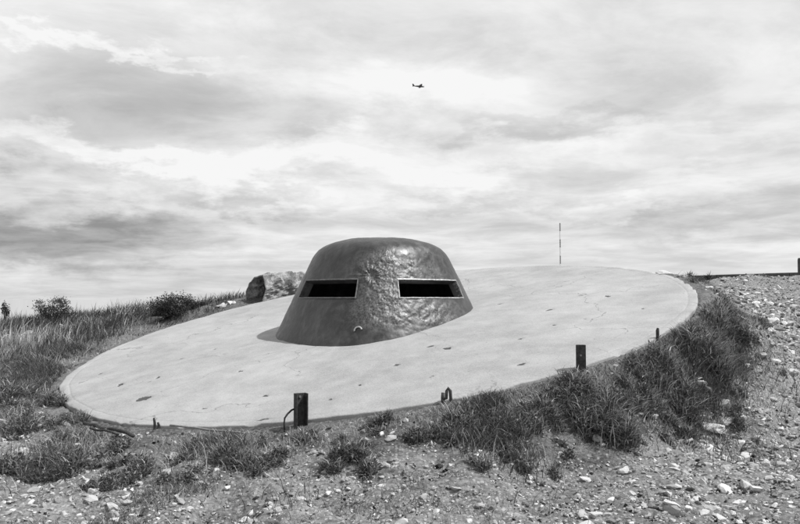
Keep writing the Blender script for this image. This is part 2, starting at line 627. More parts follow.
def build_slab():
    NA = 640
    rr = np.concatenate([np.linspace(0.02, SR * .965, 170), SR * np.array([.9680, .9705, .9725, .9745, .977, .98, .985, .990, .994, .9975, .9995, 1.0, 1.0, .998, .99])])
    hh = np.concatenate([np.zeros(170), [0, -.001, -.004, -.004, -.001, 0, 0, 0, -.001, -.002, -.006, -.014, -.10, -.2, -.3]])
    A = np.arange(NA) / NA * 2 * math.pi
    RRR, AA = np.meshgrid(rr, A, indexing='ij')
    H = np.repeat(hh[:, None], NA, 1)
    edge = smooth01(RRR, SR * .93, SR)
    wob = fbm(np.cos(AA) * 5, np.sin(AA) * 5, seed=41, octv=4) * .018 + .008 * fbm(np.cos(AA) * 40, np.sin(AA) * 40, seed=42, octv=3)
    RRR = RRR + edge * wob
    chip = np.maximum(0, fbm(np.cos(AA) * 18, np.sin(AA) * 18, seed=43, octv=3) - .45)
    H = H - smooth01(RRR, SR * .985, SR) * chip * .06 * (np.arange(len(rr))[:, None] < 182)
    U, W = RRR * np.cos(AA), RRR * np.sin(AA)
    H = H + .006 * fbm(U * .8, W * .8, seed=44, octv=3) + .0025 * fbm(U * 7, W * 7, seed=45, octv=3)
    H = H + .02 * (1 - (RRR / SR) ** 2)                    # a touch of camber
    stain = np.zeros_like(U)
    for k, (px, py, wpx, hpx) in enumerate(SLAB_SPOTS):
        p = slab_hit(px, py) - SC
        u0, w0 = p.dot(SA), p.dot(SB)
        dep = slab_hit(px, py).y
        ru = wpx / FPX * dep * .5
        rw = max(.03, hpx / FPX * dep * 1.6)
        n = .55 * fbm(U * 16 + k, W * 16, seed=60 + k, octv=3)
        q = np.sqrt(((U - u0) / ru) ** 2 + ((W - w0) / rw) ** 2) + n
        stain = np.maximum(stain, 1 - smooth01(q, .55, .95))
    H = H - .012 * stain
    V = np.stack([U * SA[i] + W * SB[i] + H * SN[i] for i in range(3)], -1).reshape(-1, 3)
    nr = len(rr)
    i, j = np.meshgrid(np.arange(nr - 1), np.arange(NA), indexing='ij')
    j2 = (j + 1) % NA
    Q = np.stack([i * NA + j, (i + 1) * NA + j, (i + 1) * NA + j2, i * NA + j2], -1).reshape(-1, 4)
    cap = np.arange(NA)[None, :]
    me = np_mesh('concrete_slab', V, [Q, cap], True, {'stain': stain.ravel(), 'rad': RRR.ravel(), 'ang': np.minimum(AA, 2 * math.pi - AA).ravel()})
    o = link('concrete_slab', me, M['concrete'], loc=SC)
    tag(o, 'large round pale concrete slab tilted on the mound around the steel cupola', 'slab')


build_slab()

# ------------------------------------------------------------------ armoured cupola
CUP = Vector((SC.x + .01, SC.y, SC.z))
PEXP = 2.7
RIDGE = -math.pi / 2 - .05
PROF = [(-.46, 1.530), (0.0, 1.312), (.70, .980), (.88, .895), (.985, .790), (1.045, .62), (1.09, .40), (1.105, .0)]


def cup_sq(th):
    ph = th - RIDGE + math.pi / 4
    return (np.abs(np.cos(ph)) ** PEXP + np.abs(np.sin(ph)) ** PEXP) ** (-1 / PEXP) / 2 ** (.5 - 1 / PEXP)


def _profile():
    top = np.array(PROF[2:])
    for _ in range(3):
        q = [top[0]]
        for a, b in zip(top[:-1], top[1:]):
            q += [a * .75 + b * .25, a * .25 + b * .75]
        q.append(top[-1])
        top = np.array(q)
    return np.vstack([PROF[:2], top])


PR = _profile()
SLIT_H = (.30, .515)


def cup_surface(th, s, off=0.0, rough=True):
    """s: height for the straight flank (<.70), beyond that .70 + arc length over the shoulder"""
    seg = np.hypot(np.diff(PR[2:, 0]), np.diff(PR[2:, 1]))
    arc = np.concatenate([[0], np.cumsum(seg)]) + .70
    h = np.where(s < .70, s, np.interp(s, arc, PR[2:, 0]))
    rad = np.where(s < .70, np.interp(s, PR[:3, 0], PR[:3, 1]), np.interp(s, arc, PR[2:, 1]))
    e = .02
    h2 = np.where(s + e < .70, s + e, np.interp(s + e, arc, PR[2:, 0]))
    r2 = np.where(s + e < .70, np.interp(s + e, PR[:3, 0], PR[:3, 1]), np.interp(s + e, arc, PR[2:, 1]))
    h1 = np.where(s - e < .70, s - e, np.interp(s - e, arc, PR[2:, 0]))
    r1 = np.where(s - e < .70, np.interp(s - e, PR[:3, 0], PR[:3, 1]), np.interp(s - e, arc, PR[2:, 1]))
    th_, tr_ = h2 - h1, r2 - r1
    ln = np.hypot(th_, tr_) + 1e-9
    nr, nz = th_ / ln, -tr_ / ln
    top_round = smooth01(s, .75, 1.5)                    # plan goes round towards the crown
    sq = cup_sq(th) * (1 - top_round) + .96 * top_round
    r = rad * sq
    x, y, z = r * np.cos(th), r * np.sin(th), h
    pit = np.zeros_like(x)
    if rough:
        dth = (th - RIDGE + math.pi) % (2 * math.pi) - math.pi
        m1 = np.exp(-((dth - .12) / .30) ** 2) * smooth01(s, -.15, .1) * (1 - smooth01(s, .70, 1.0))
        m2 = np.exp(-((dth - .62) / .34) ** 2) * np.exp(-((s - .10) / .16) ** 2)
        m3 = np.exp(-((dth - .42) / .22) ** 2) * np.exp(-((s - .70) / .14) ** 2) * .7
        pit = np.clip(np.maximum(np.maximum(m1, m2 * .8), m3), 0, 1)
        big = fbm(x * 2.2, y * 2.2, z * 2.2, seed=71, octv=2)
        fine = fbm(x * 13, y * 13, z * 13, seed=72, octv=4, gain=.6)
        off = off + .007 * big + .0022 * fine + pit * (.008 * fine + .004 * fbm(x * 34, y * 34, z * 34, seed=75, octv=3))
        # shell strike on the prow: a crater with radial tears
        du, dv = (dth + .03) * 1.0, s - .56
        q = np.hypot(du, dv)
        an = np.arctan2(dv, du)
        tear = np.sin(an * 13 + 2.0 * vnoise(an * 3, q * 9, seed=77)) * np.exp(-(q / .19) ** 2) * smooth01(q, .02, .08)
        off = off + .007 * tear - .026 * np.exp(-(q / .045) ** 2) + .012 * np.exp(-((q - .085) / .03) ** 2)
        pit = np.maximum(pit, np.exp(-(q / .17) ** 2))
    x = x + off * nr * np.cos(th)
    y = y + off * nr * np.sin(th)
    z = z + off * nz
    return np.stack([x, y, z], -1), pit


def cup_theta(px, h):
    """angle on the prow side whose flank point shows at photo column px"""
    th = np.linspace(-math.pi + .02, -.02, 4000)
    p, _ = cup_surface(th, np.full_like(th, h), 0.0, False)
    X, Y, Z = p[:, 0] + CUP.x, p[:, 1] + CUP.y, p[:, 2] + CUP.z - EYE
    cf = Y * math.cos(PITCH) + Z * math.sin(PITCH)
    u = 400 + FPX * X / cf
    k = np.argmax(u)
    k0 = np.argmin(u)
    seg = slice(min(k0, k), max(k0, k) + 1)
    return float(th[seg][np.argmin(np.abs(u[seg] - px))])


def build_cupola():
    root = empty('armoured_cupola', CUP)
    tag(root, 'dark cast steel gun cupola with two viewing slits standing on the round slab', 'cupola')
    hm = sum(SLIT_H) / 2
    slits = [(cup_theta(303, hm), cup_theta(356.5, hm)), (cup_theta(399, hm), cup_theta(459, hm))]
    # angle grid with lines exactly on the slit ends
    brk = [-math.pi - .3] + [v for s in slits for v in s] + [.3, math.pi * 2 - math.pi - .3]
    cnt = [90, 80, 90, 100, 90, 170]
    seq = []
    for a, b, n in zip(brk[:-1], brk[1:], cnt):
        seq.append(np.linspace(a, b, n, endpoint=False))
    TH = np.concatenate(seq)
    marks = np.concatenate([[0], np.cumsum(cnt)])
    S = np.concatenate([np.linspace(-.46, SLIT_H[0], 66, endpoint=False), np.linspace(SLIT_H[0], SLIT_H[1], 20, endpoint=False), np.linspace(SLIT_H[1], .72, 24, endpoint=False), np.linspace(.72, 1.74, 72)])
    r0, r1 = 66, 86
    na, ns = len(TH), len(S)
    SS, TT = np.meshgrid(S, TH, indexing='ij')
    outer, pit = cup_surface(TT, SS)
    inner, _ = cup_surface(TT, SS, -.10, False)
    V = np.vstack([outer.reshape(-1, 3), inner.reshape(-1, 3)])
    hole = np.zeros((ns - 1, na), bool)
    for a, b in ((marks[1], marks[2]), (marks[3], marks[4])):
        hole[r0:r1, a:b] = True
    i, j = np.meshgrid(np.arange(ns - 1), np.arange(na), indexing='ij')
    j2 = (j + 1) % na
    Q = np.stack([i * na + j, i * na + j2, (i + 1) * na + j2, (i + 1) * na + j], -1)
    qo = Q[~hole]
    qi = Q[~hole][:, ::-1] + ns * na
    N = ns * na
    jam = []
    for a, b in ((marks[1], marks[2]), (marks[3], marks[4])):
        for c in range(a, b):
            c2 = (c + 1) % na
            jam.append((r0 * na + c, r0 * na + c2, N + r0 * na + c2, N + r0 * na + c))
            jam.append((r1 * na + c2, r1 * na + c, N + r1 * na + c, N + r1 * na + c2))
        for r in range(r0, r1):
            jam.append(((r + 1) * na + a, r * na + a, N + r * na + a, N + (r + 1) * na + a))
            jam.append((r * na + b, (r + 1) * na + b, N + (r + 1) * na + b, N + r * na + b))
    me = np_mesh('shell', V, [qo, qi, np.array(jam)[:, ::-1], np.arange((ns - 1) * na, ns * na)[None, :]], True,
                 {'pit': np.concatenate([pit.ravel(), np.zeros(N)])})
    me.set_sharp_from_angle(angle=R(50))
    link('shell', me, M['armour'], root)
    # raised worn frame round each slit
    for (a, b) in slits:
        n = 40
        hs, he = SLIT_H
        e = .012
        ts = np.linspace(a, b, n)
        rows = np.linspace(hs, he, 14)
        loop, ext = [], []
        rmid = 1.1
        for q in ts:
            loop.append((q, hs)); ext.append((q + (e / rmid if q == ts[-1] else (-e / rmid if q == ts[0] else 0)), hs - e))
        for q in rows[1:]:
            loop.append((b, q)); ext.append((b + e / rmid, q + (e if q == rows[-1] else 0)))
        for q in ts[::-1][1:]:
            loop.append((q, he)); ext.append((q + (-e / rmid if q == ts[0] else 0), he + e))
        for q in rows[::-1][1:-1]:
            loop.append((a, q)); ext.append((a - e / rmid, q))
        L, E_ = np.array(loop), np.array(ext)
        wob = .003 * fbm(L[:, 0] * 20, L[:, 1] * 20, seed=9, octv=2)
        rings = [cup_surface(L[:, 0], L[:, 1], -.05, False)[0], cup_surface(L[:, 0], L[:, 1], .014 + wob, False)[0],
                 cup_surface(E_[:, 0], E_[:, 1], .012 + wob, False)[0], cup_surface(E_[:, 0], E_[:, 1], -.03, False)[0]]
        m = len(L)
        V = np.vstack(rings)
        F = []
        for k in range(3):
            for q in range(m):
                q2 = (q + 1) % m
                F.append((k * m + q, k * m + q2, (k + 1) * m + q2, (k + 1) * m + q))
        f = np_mesh('slit_frame', V, np.array(F), False)
        link('slit_frame', f, M['frame' if a > RIDGE else 'frame_shaded'], root)
    # lifting eye low on the prow
    th = cup_theta(359, 0.0)
    p, _ = cup_surface(np.array([th]), np.array([-.09]), .012, False)
    bm = bmesh.new()
    add_tube(bm, [Vector((.045 * math.cos(k / 10 * math.pi), 0, .045 * math.sin(k / 10 * math.pi))) for k in range(11)], .010, 6)
    me = bpy.data.meshes.new('lifting_eye')
    bm.to_mesh(me)
    bm.free()
    for q in me.polygons:
        q.use_smooth = True
    o = link('lifting_eye', me, M['frame'], root, Vector(p[0]))
    o.rotation_euler = (R(-25), R(-14), th + math.pi / 2)


def add_tube(bm, pts, rad, n=8, cap=True):
    pts = [Vector(p) for p in pts]
    rings = []
    for i, p in enumerate(pts):
        d = (pts[min(i + 1, len(pts) - 1)] - pts[max(i - 1, 0)]).normalized()
        a = d.cross(Vector((0.13, .29, .95))).normalized()
        b = d.cross(a)
        r = rad[i] if isinstance(rad, (list, tuple)) else rad
        rings.append([bm.verts.new(p + (a * math.cos(k / n * 2 * math.pi) + b * math.sin(k / n * 2 * math.pi)) * r) for k in range(n)])
    for r0, r1 in zip(rings[:-1], rings[1:]):
        for k in range(n):
            bm.faces.new((r0[k], r0[(k + 1) % n], r1[(k + 1) % n], r1[k]))
    if cap:
        bm.faces.new(rings[0][::-1])
        bm.faces.new(rings[-1])


def add_box(bm, c, s, rot=None):
    m = Matrix.Translation(c) @ (rot.to_4x4() if rot else Matrix.Identity(4)) @ Matrix.Diagonal((*s, 1))
    bmesh.ops.create_cube(bm, size=1, matrix=m)


def bm_obj(name, bm, material, parent=None, loc=None, smooth=False, bevel=0):
    if bevel:
        bmesh.ops.bevel(bm, geom=bm.edges[:], offset=bevel, segments=1, affect='EDGES')
    bmesh.ops.recalc_face_normals(bm, faces=bm.faces[:])
    me = bpy.data.meshes.new(name)
    bm.to_mesh(me)
    bm.free()
    if smooth:
        for p in me.polygons:
            p.use_smooth = True
    return link(name, me, material, parent, loc)


build_cupola()

# ------------------------------------------------------------------ ruined concrete block behind the slab
def build_block():
    d = 14.3
    a = at(255, 299, d)
    gz = float(ground_z(np.array([a[0]]), np.array([a[1]]))[0])
    k = d / FPX
    end = [(-12, -6), (-12, 9), (-8, 18), (-2, 25), (10, 26.5), (15, 12), (10, 1), (8, -6)]   # outline of the broken end, in photo pixels
    axis = Vector((.78, .62, 0)).normalized()
    acr = Vector((.86, -.5, 0)).normalized()
    nl, m = 34, 64
    # resample the outline
    P = np.array(end, float) * k
    Pc = np.vstack([P, P[:1]])
    sl = np.concatenate([[0], np.cumsum(np.hypot(*np.diff(Pc, axis=0).T))])
    q = np.linspace(0, sl[-1], m, endpoint=False)
    ox, oz = np.interp(q, sl, Pc[:, 0]), np.interp(q, sl, Pc[:, 1])
    V = []
    for i in range(nl):
        t = i / (nl - 1)
        hump = 1 + .17 * math.sin(t * math.pi * .9) - .18 * max(0, t - .7)
        for x, z in zip(ox, oz):
            lean = .0
            v = acr * (x * (1 - .25 * t)) + axis * (t * 1.05) + Vector((0, 0, z * hump))
            V.append(v)
    V = np.array([tuple(v) for v in V])
    nz = fbm(V[:, 0] * 5, V[:, 1] * 5, V[:, 2] * 5, seed=81, octv=4, gain=.6)
    t = np.repeat(np.arange(nl) / (nl - 1), m)
    ctr = np.c_[t * 1.05 * axis.x, t * 1.05 * axis.y, np.full(len(t), .18)]
    dr = V - ctr
    dr /= np.linalg.norm(dr, axis=1)[:, None] + 1e-6
    V = V + dr * (nz * (.02 + .05 * smooth01(t, 0, .15)))[:, None]
    i, j = np.meshgrid(np.arange(nl - 1), np.arange(m), indexing='ij')
    j2 = (j + 1) % m
    Q = np.stack([i * m + j, (i + 1) * m + j, (i + 1) * m + j2, i * m + j2], -1).reshape(-1, 4)
    # the end towards the meadow is a deep opening: inner ring and recess
    e0 = V[:m]
    c0 = e0.mean(0)
    lip = c0 + (e0 - c0) * .93
    deep = c0 + (e0 - c0) * .80 + np.array([.55, .83, 0]) * .85
    n0 = len(V)
    V = np.vstack([V, lip, deep])
    jj = np.arange(m)
    k2 = (jj + 1) % m
    rim = np.stack([jj, k2, n0 + k2, n0 + jj], -1)
    bore = np.stack([n0 + jj, n0 + k2, n0 + m + k2, n0 + m + jj], -1)
    caps = np.array([n0 + m + jj, (nl - 1) * m + jj[::-1]])
    me = np_mesh('concrete_block', V, [Q[:, ::-1], rim, bore, caps], False)
    o = link('concrete_block', me, M['block'], loc=(a[0], a[1], gz))
    tag(o, 'rough hollow block of old concrete with a dark open end, behind the slab', 'concrete block')


build_block()

# ------------------------------------------------------------------ iron posts, rods and wire by the slab
def foot(px, py):
    x, y, z = hit(px, py)
    return Vector((x, y, z))


def slab_edge_point(px, out=.06):
    """point on the ground just outside the slab's front edge, in the photo column px"""
    best = None
    for i in range(1440):
        a = math.pi + i / 1440 * math.pi
        p = SC + SA * ((SR + out) * math.cos(a)) + SB * ((SR + out) * math.sin(a))
        u = 400 + FPX * p.x / (p.y * math.cos(PITCH))
        if best is None or abs(u - px) < best[0]:
            best = (abs(u - px), p)
    p = best[1]
    return Vector((p.x, p.y, float(ground_z(np.array([p.x]), np.array([p.y]))[0])))


def build_posts():
    # U-channel post with a bent wire
    b = slab_edge_point(300, .07)
    top = EYE + ray(300, 393)[1] * b.y
    h = top - b.z
    root = empty('iron_post', b, R(28))
    tag(root, 'squat iron channel post with a bent wire at the slab edge', 'post')
    bm = bmesh.new()
    add_box(bm, (0, 0, h / 2 - .1), (.086, .010, h + .2))
    add_box(bm, (-.047, -.028, h / 2 - .1), (.010, .066, h + .2))
    add_box(bm, (.047, -.028, h / 2 - .1), (.010, .066, h + .2))
    bm_obj('channel', bm, M['iron'], root, bevel=.002)
    bm = bmesh.new()
    add_tube(bm, [(0, -.012, h - .03), (0, -.004, h - .03)], .010, 8)
    bm_obj('bolt', bm, M['iron_pale'], root)
    bm = bmesh.new()
    pts = [(-.05, 0, h * .52), (-.075, -.01, h * .50), (-.11, -.015, h * .40), (-.135, -.015, h * .28), (-.14, -.015, h * .12), (-.135, -.015, -.03)]
    add_tube(bm, pts, .008, 8)
    bm_obj('wire', bm, M['iron'], root, smooth=True)
    # square hollow post
    b = slab_edge_point(580, .05)
    top = EYE + ray(580, 345)[1] * b.y
    h = top - b.z
    root = empty('iron_post', b, R(-12))
    tag(root, 'dark square hollow iron post rising from the grass at the slab edge', 'post')
    bm = bmesh.new()
    w = .085
    for sx, sy, ax in ((-1, 0, 0), (1, 0, 0), (0, -1, 1), (0, 1, 1)):
        if ax == 0:
            add_box(bm, (sx * (w / 2 - .004), 0, h / 2 - .1), (.008, w - .017, h + .2))
        else:
            add_box(bm, (0, sy * (w / 2 - .004), h / 2 - .1), (w, .008, h + .2))
    bm_obj('tube', bm, M['iron'], root)
    bm = bmesh.new()
    add_tube(bm, [(.0, -w / 2 - .006, h * .62), (.0, -w / 2 + .002, h * .62)], .009, 8)
    bm_obj('bolt', bm, M['iron_pale'], root)
    # broken stub with two prongs
    b = slab_edge_point(157, .03)
    b.z += .0
    top = EYE + ray(157, 419)[1] * b.y
    h = max(.1, top - b.z)
    root = empty('iron_stub', b, R(15))
    tag(root, 'short broken iron stub with two prongs at the low end of the slab', 'iron stub')
    for x, hh, w in ((0, h, .022), (.035, h * .6, .022)):
        bm = bmesh.new()
        add_tube(bm, [(x, 0, -.08), (x - .004, 0, hh * .6), (x - .012, 0, hh)], [w * .6, w * .55, w * .4], 7)
        bm_obj('prong', bm, M['iron'], root)
    # twisted end of reinforcing iron
    b = slab_edge_point(447, .03)
    h = EYE + ray(447, 388)[1] * b.y - b.z
    root = empty('twisted_iron', b, 0)
    tag(root, 'small twisted loop of reinforcing iron sticking up at the slab edge', 'iron scrap')
    bm = bmesh.new()
    add_tube(bm, [(-.03, 0, -.06), (-.035, 0, h * .35), (-.03, 0, h * .7)], .015, 7)
    bm_obj('bar', bm, M['iron'], root, smooth=True)
    bm = bmesh.new()
    add_tube(bm, [(-.03, 0, h * .3), (-.005, 0, h * .35), (0, .01, h * .8), (.012, .01, h * .98), (.03, .01, h * .8), (.034, .0, h * .3), (.03, 0, -.05)], .014, 7)
    bm_obj('loop', bm, M['iron'], root, smooth=True)
    # small peg further along
    b = slab_edge_point(657, .02)
    h = EYE + ray(657, 330)[1] * b.y - b.z
    bm = bmesh.new()
    h = max(h, .12)
    add_tube(bm, [(0, 0, -.06), (0, 0, h * .8), (.004, 0, h)], [.016, .016, .011], 8)
    o = bm_obj('iron_peg', bm, M['iron'], None, b)
    tag(o, 'thin iron peg at the upper curve of the slab edge', 'peg')

    def rod(p0, p1, rad, label, material, sag=0.0, lift=.02):
        a, c = foot(*p0), foot(*p1)
        pts = []
        for i in range(9):
            t = i / 8
            q = a.lerp(c, t)
            g = float(ground_z(np.array([q.x]), np.array([q.y]))[0])
            q.z = max(q.z + sag * math.sin(t * math.pi), g + rad * .6) + lift * (1 - .5 * t)
            pts.append(q - a)
        bm = bmesh.new()
        add_tube(bm, pts, rad, 8)
        o = bm_obj('iron_rod', bm, material, None, a, smooth=True)
        tag(o, label, 'rod')
    rod((84, 431), (133, 441), .016, 'dark iron rod lying in the dirt off the low end of the slab', M['iron'], 0, .06)
    rod((90, 436), (118, 439), .010, 'short thin dark iron rod lying close beside a thicker rod', M['iron'], 0, .06)
    rod((170, 435), (240, 438), .009, 'pale straight iron rod lying along the front of the slab', M['iron_pale'], 0, .075)


build_posts()

# ------------------------------------------------------------------ low wall on the crest, post, mast, aircraft
def build_far():
    # low wall sections along the crest
    p0, p1 = at(667, 276.4, 25.5), at(860, 270.5, 25.5)
    a, b = Vector(p0), Vector(p1)
    root = empty('low_wall', (a.x, a.y, float(ground_z(np.array([a.x]), np.array([a.y]))[0])))
    tag(root, 'long low dark wall along the crest behind the stony ground', 'wall')
    n = 8
    ang = math.atan2(b.y - a.y, b.x - a.x)
    L = (b - a).length
    for i in range(n):
        q0, q1 = a.lerp(b, i / n), a.lerp(b, (i + 1) / n)
        c = (q0 + q1) / 2
        dz = random.uniform(-.004, .004)
        bm = bmesh.new()
        bot = float(ground_z(np.array([c.x]), np.array([c.y]))[0]) - .9
        slope = Matrix.Rotation(-math.asin((b.z - a.z) / L), 3, 'Y')
        add_box(bm, (0, 0, (bot - c.z) / 2), (L / n - .012, .3, c.z - bot), Matrix.Rotation(ang, 3, 'Z') @ slope)
        # keep the world place, parented to the root at its base
        o = bm_obj('wall_section', bm, M['wall'], root, Vector((c.x, c.y, c.z + dz)) - root.location, bevel=.01)
    # post at the right end
    x, y, _ = at(801, 272, 24.0)
    g = float(ground_z(np.array([x]), np.array([y]))[0])
    h = EYE + ray(799, 258)[1] * y - g
    bm = bmesh.new()
    add_tube(bm, [(0, 0, -.2), (0, 0, h * .9), (0, 0, h)], [.09, .085, .07], 10)
    o = bm_obj('wooden_post', bm, M['wall'], None, (x, y, g))
    tag(o, 'dark upright wooden post standing beside the low wall on the crest', 'post')
    # radio mast with dark and white bands
    d = 150.0
    x, y, ztop = at(560, 223, d)
    g = float(ground_z(np.array([x]), np.array([y]))[0])
    root = empty('radio_mast', (x, y, g), R(20))
    tag(root, 'thin lattice radio mast painted in dark and white bands, far behind the slab', 'mast')
    H = ztop - g
    seg = 8.2 / FPX * d
    k = 0
    z1 = H
    w = .09
    while z1 > 0:
        z0 = max(0, z1 - seg)
        bm = bmesh.new()
        cs = [Vector((w * math.cos(q * 2 * math.pi / 3), w * math.sin(q * 2 * math.pi / 3), 0)) for q in range(3)]
        for q in range(3):
            add_tube(bm, [cs[q] + Vector((0, 0, z0)), cs[q] + Vector((0, 0, z1))], .03, 6)
            for r in range(4):
                za, zb = z0 + (z1 - z0) * r / 4, z0 + (z1 - z0) * (r + 1) / 4
                add_tube(bm, [cs[q] + Vector((0, 0, za)), cs[(q + 1) % 3] + Vector((0, 0, zb))], .014, 5)
        bm_obj('mast_section', bm, M['mast_dark'] if k % 2 == 0 else M['mast_white'], root)
        z1 = z0
        k += 1
    bm = bmesh.new()
    add_box(bm, (0, 0, .1), (1.2, 1.2, .4))
    bm_obj('footing', bm, M['mast_white'], root)
    # light aircraft
    d = 560.0
    c = Vector(at(419, 86.2, d))
    root = empty('light_aircraft', c, R(8))
    tag(root, 'small dark propeller aircraft flying high in the cloudy sky', 'aircraft')
    bm = bmesh.new()
    prof = [(-4.6, .10, .15), (-3.4, .26, .1), (-1.6, .50, .05), (-.2, .66, 0), (1.0, .70, 0), (2.2, .62, -.05), (3.2, .50, -.1), (3.7, .25, -.12)]
    n = 14
    rings = []
    for x, r, z in prof:
        rings.append([bm.verts.new((x, r * .85 * math.cos(q / n * 2 * math.pi), z + r * math.sin(q / n * 2 * math.pi))) for q in range(n)])
    for r0, r1 in zip(rings[:-1], rings[1:]):
        for q in range(n):
            bm.faces.new((r0[q], r0[(q + 1) % n], r1[(q + 1) % n], r1[q]))
    bm.faces.new(rings[0])
    bm.faces.new(rings[-1])
    bm_obj('fuselage', bm, M['plane'], root, smooth=True)

    def foil(name, pts, th, axis):
        bm = bmesh.new()
        lo = [bm.verts.new(Vector(p) - axis * th) for p in pts]
        hi = [bm.verts.new(Vector(p) + axis * th) for p in pts]
        bm.faces.new(lo)
        bm.faces.new(hi[::-1])
        for q in range(len(pts)):
            r = (q + 1) % len(pts)
            bm.faces.new((lo[q], lo[r], hi[r], hi[q]))
        bm_obj(name, bm, M['plane'], root)
    for s in (-1, 1):
        foil('wing', [(1.9, .3 * s, -.25), (1.6, 5.2 * s, .25), (.5, 5.2 * s, .25), (.1, .3 * s, -.25)], .09, Vector((0, 0, 1)))
        foil('tailplane', [(-3.5, .1 * s, .2), (-3.8, 1.6 * s, .2), (-4.6, 1.6 * s, .2), (-4.7, .1 * s, .2)], .05, Vector((0, 0, 1)))
    foil('fin', [(-3.1, 0, .3), (-4.1, 0, 1.65), (-5.0, 0, 1.7), (-4.7, 0, .1)], .06, Vector((0, 1, 0)))
    bm = bmesh.new()
    add_box(bm, (3.85, 0, -.12), (.08, .16, 1.9))
    bm_obj('propeller', bm, M['plane'], root)
    bm = bmesh.new()
    add_tube(bm, [(.2, 0, .55), (.6, 0, .85), (1.3, 0, .85), (1.9, 0, .5)], [.2, .42, .42, .2], 10)
    bm_obj('canopy', bm, M['plane'], root, smooth=True)


build_far()

# ------------------------------------------------------------------ stones
def ico(level):
    bm = bmesh.new()
    bmesh.ops.create_icosphere(bm, subdivisions=level, radius=1)
    V = np.array([v.co[:] for v in bm.verts])
    F = np.array([[v.index for v in f.verts] for f in bm.faces])
    bm.free()
    return V, F


def stone_shape(level, seed):
    """angular broken stone: a ball cut by random planes, flattened"""
    r = np.random.default_rng(seed)
    V, F = ico(level)
    for _ in range(12):
        n = r.normal(size=3)
        n /= np.linalg.norm(n)
        d = r.uniform(.38, .75)
        e = np.maximum(V @ n - d, 0)
        V = V - e[:, None] * n
    V = V + r.normal(size=V.shape) * (.035 if level > 1 else .06)
    V *= 1.2 * np.array([1, r.uniform(.6, .95), r.uniform(.38, .7)])
    return V, F


def scatter_mesh(name, shapes, pos, size, shade, tilt=.35, lift=.15, sub='stone'):
    VV, FF, SH = [], [], []
    off = 0
    for k, (V, F) in enumerate(shapes):
        idx = np.arange(k, len(pos), len(shapes))
        m = len(idx)
        if not m:
            continue
        a = rng.uniform(0, 2 * math.pi, m)
        tx, ty = rng.normal(0, tilt, m), rng.normal(0, tilt, m)
        P = np.repeat(V[None], m, 0) * size[idx][:, None, None]
        x, y, z = P[..., 0], P[..., 1], P[..., 2]
        c, s = np.cos(tx)[:, None], np.sin(tx)[:, None]
        y, z = y * c - z * s, y * s + z * c
        c, s = np.cos(ty)[:, None], np.sin(ty)[:, None]
        x, z = x * c + z * s, -x * s + z * c
        c, s = np.cos(a)[:, None], np.sin(a)[:, None]
        x, y = x * c - y * s, x * s + y * c
        P = np.stack([x, y, z], -1) + pos[idx][:, None, :]
        P[..., 2] += (size[idx] * lift)[:, None]
        VV.append(P.reshape(-1, 3))
        FF.append((F[None] + (np.arange(m) * len(V))[:, None, None] + off).reshape(-1, F.shape[1]))
        SH.append(np.repeat(shade[idx], len(V)))
        off += m * len(V)
    me = np_mesh(name, np.vstack(VV), np.vstack(FF), False, {'shade': np.concatenate(SH)})
    return me


def sample_ground(n, r0, r1, a0=-36, a1=42, power=1.0):
    """random ground points, thinning out with distance from the track's near end"""
    u = rng.uniform(0, 1, n)
    r = r0 * (r1 / r0) ** (u ** power)
    a = np.radians(rng.uniform(a0, a1, n))
    x, y = r * np.sin(a), r * np.cos(a)
    return x, y


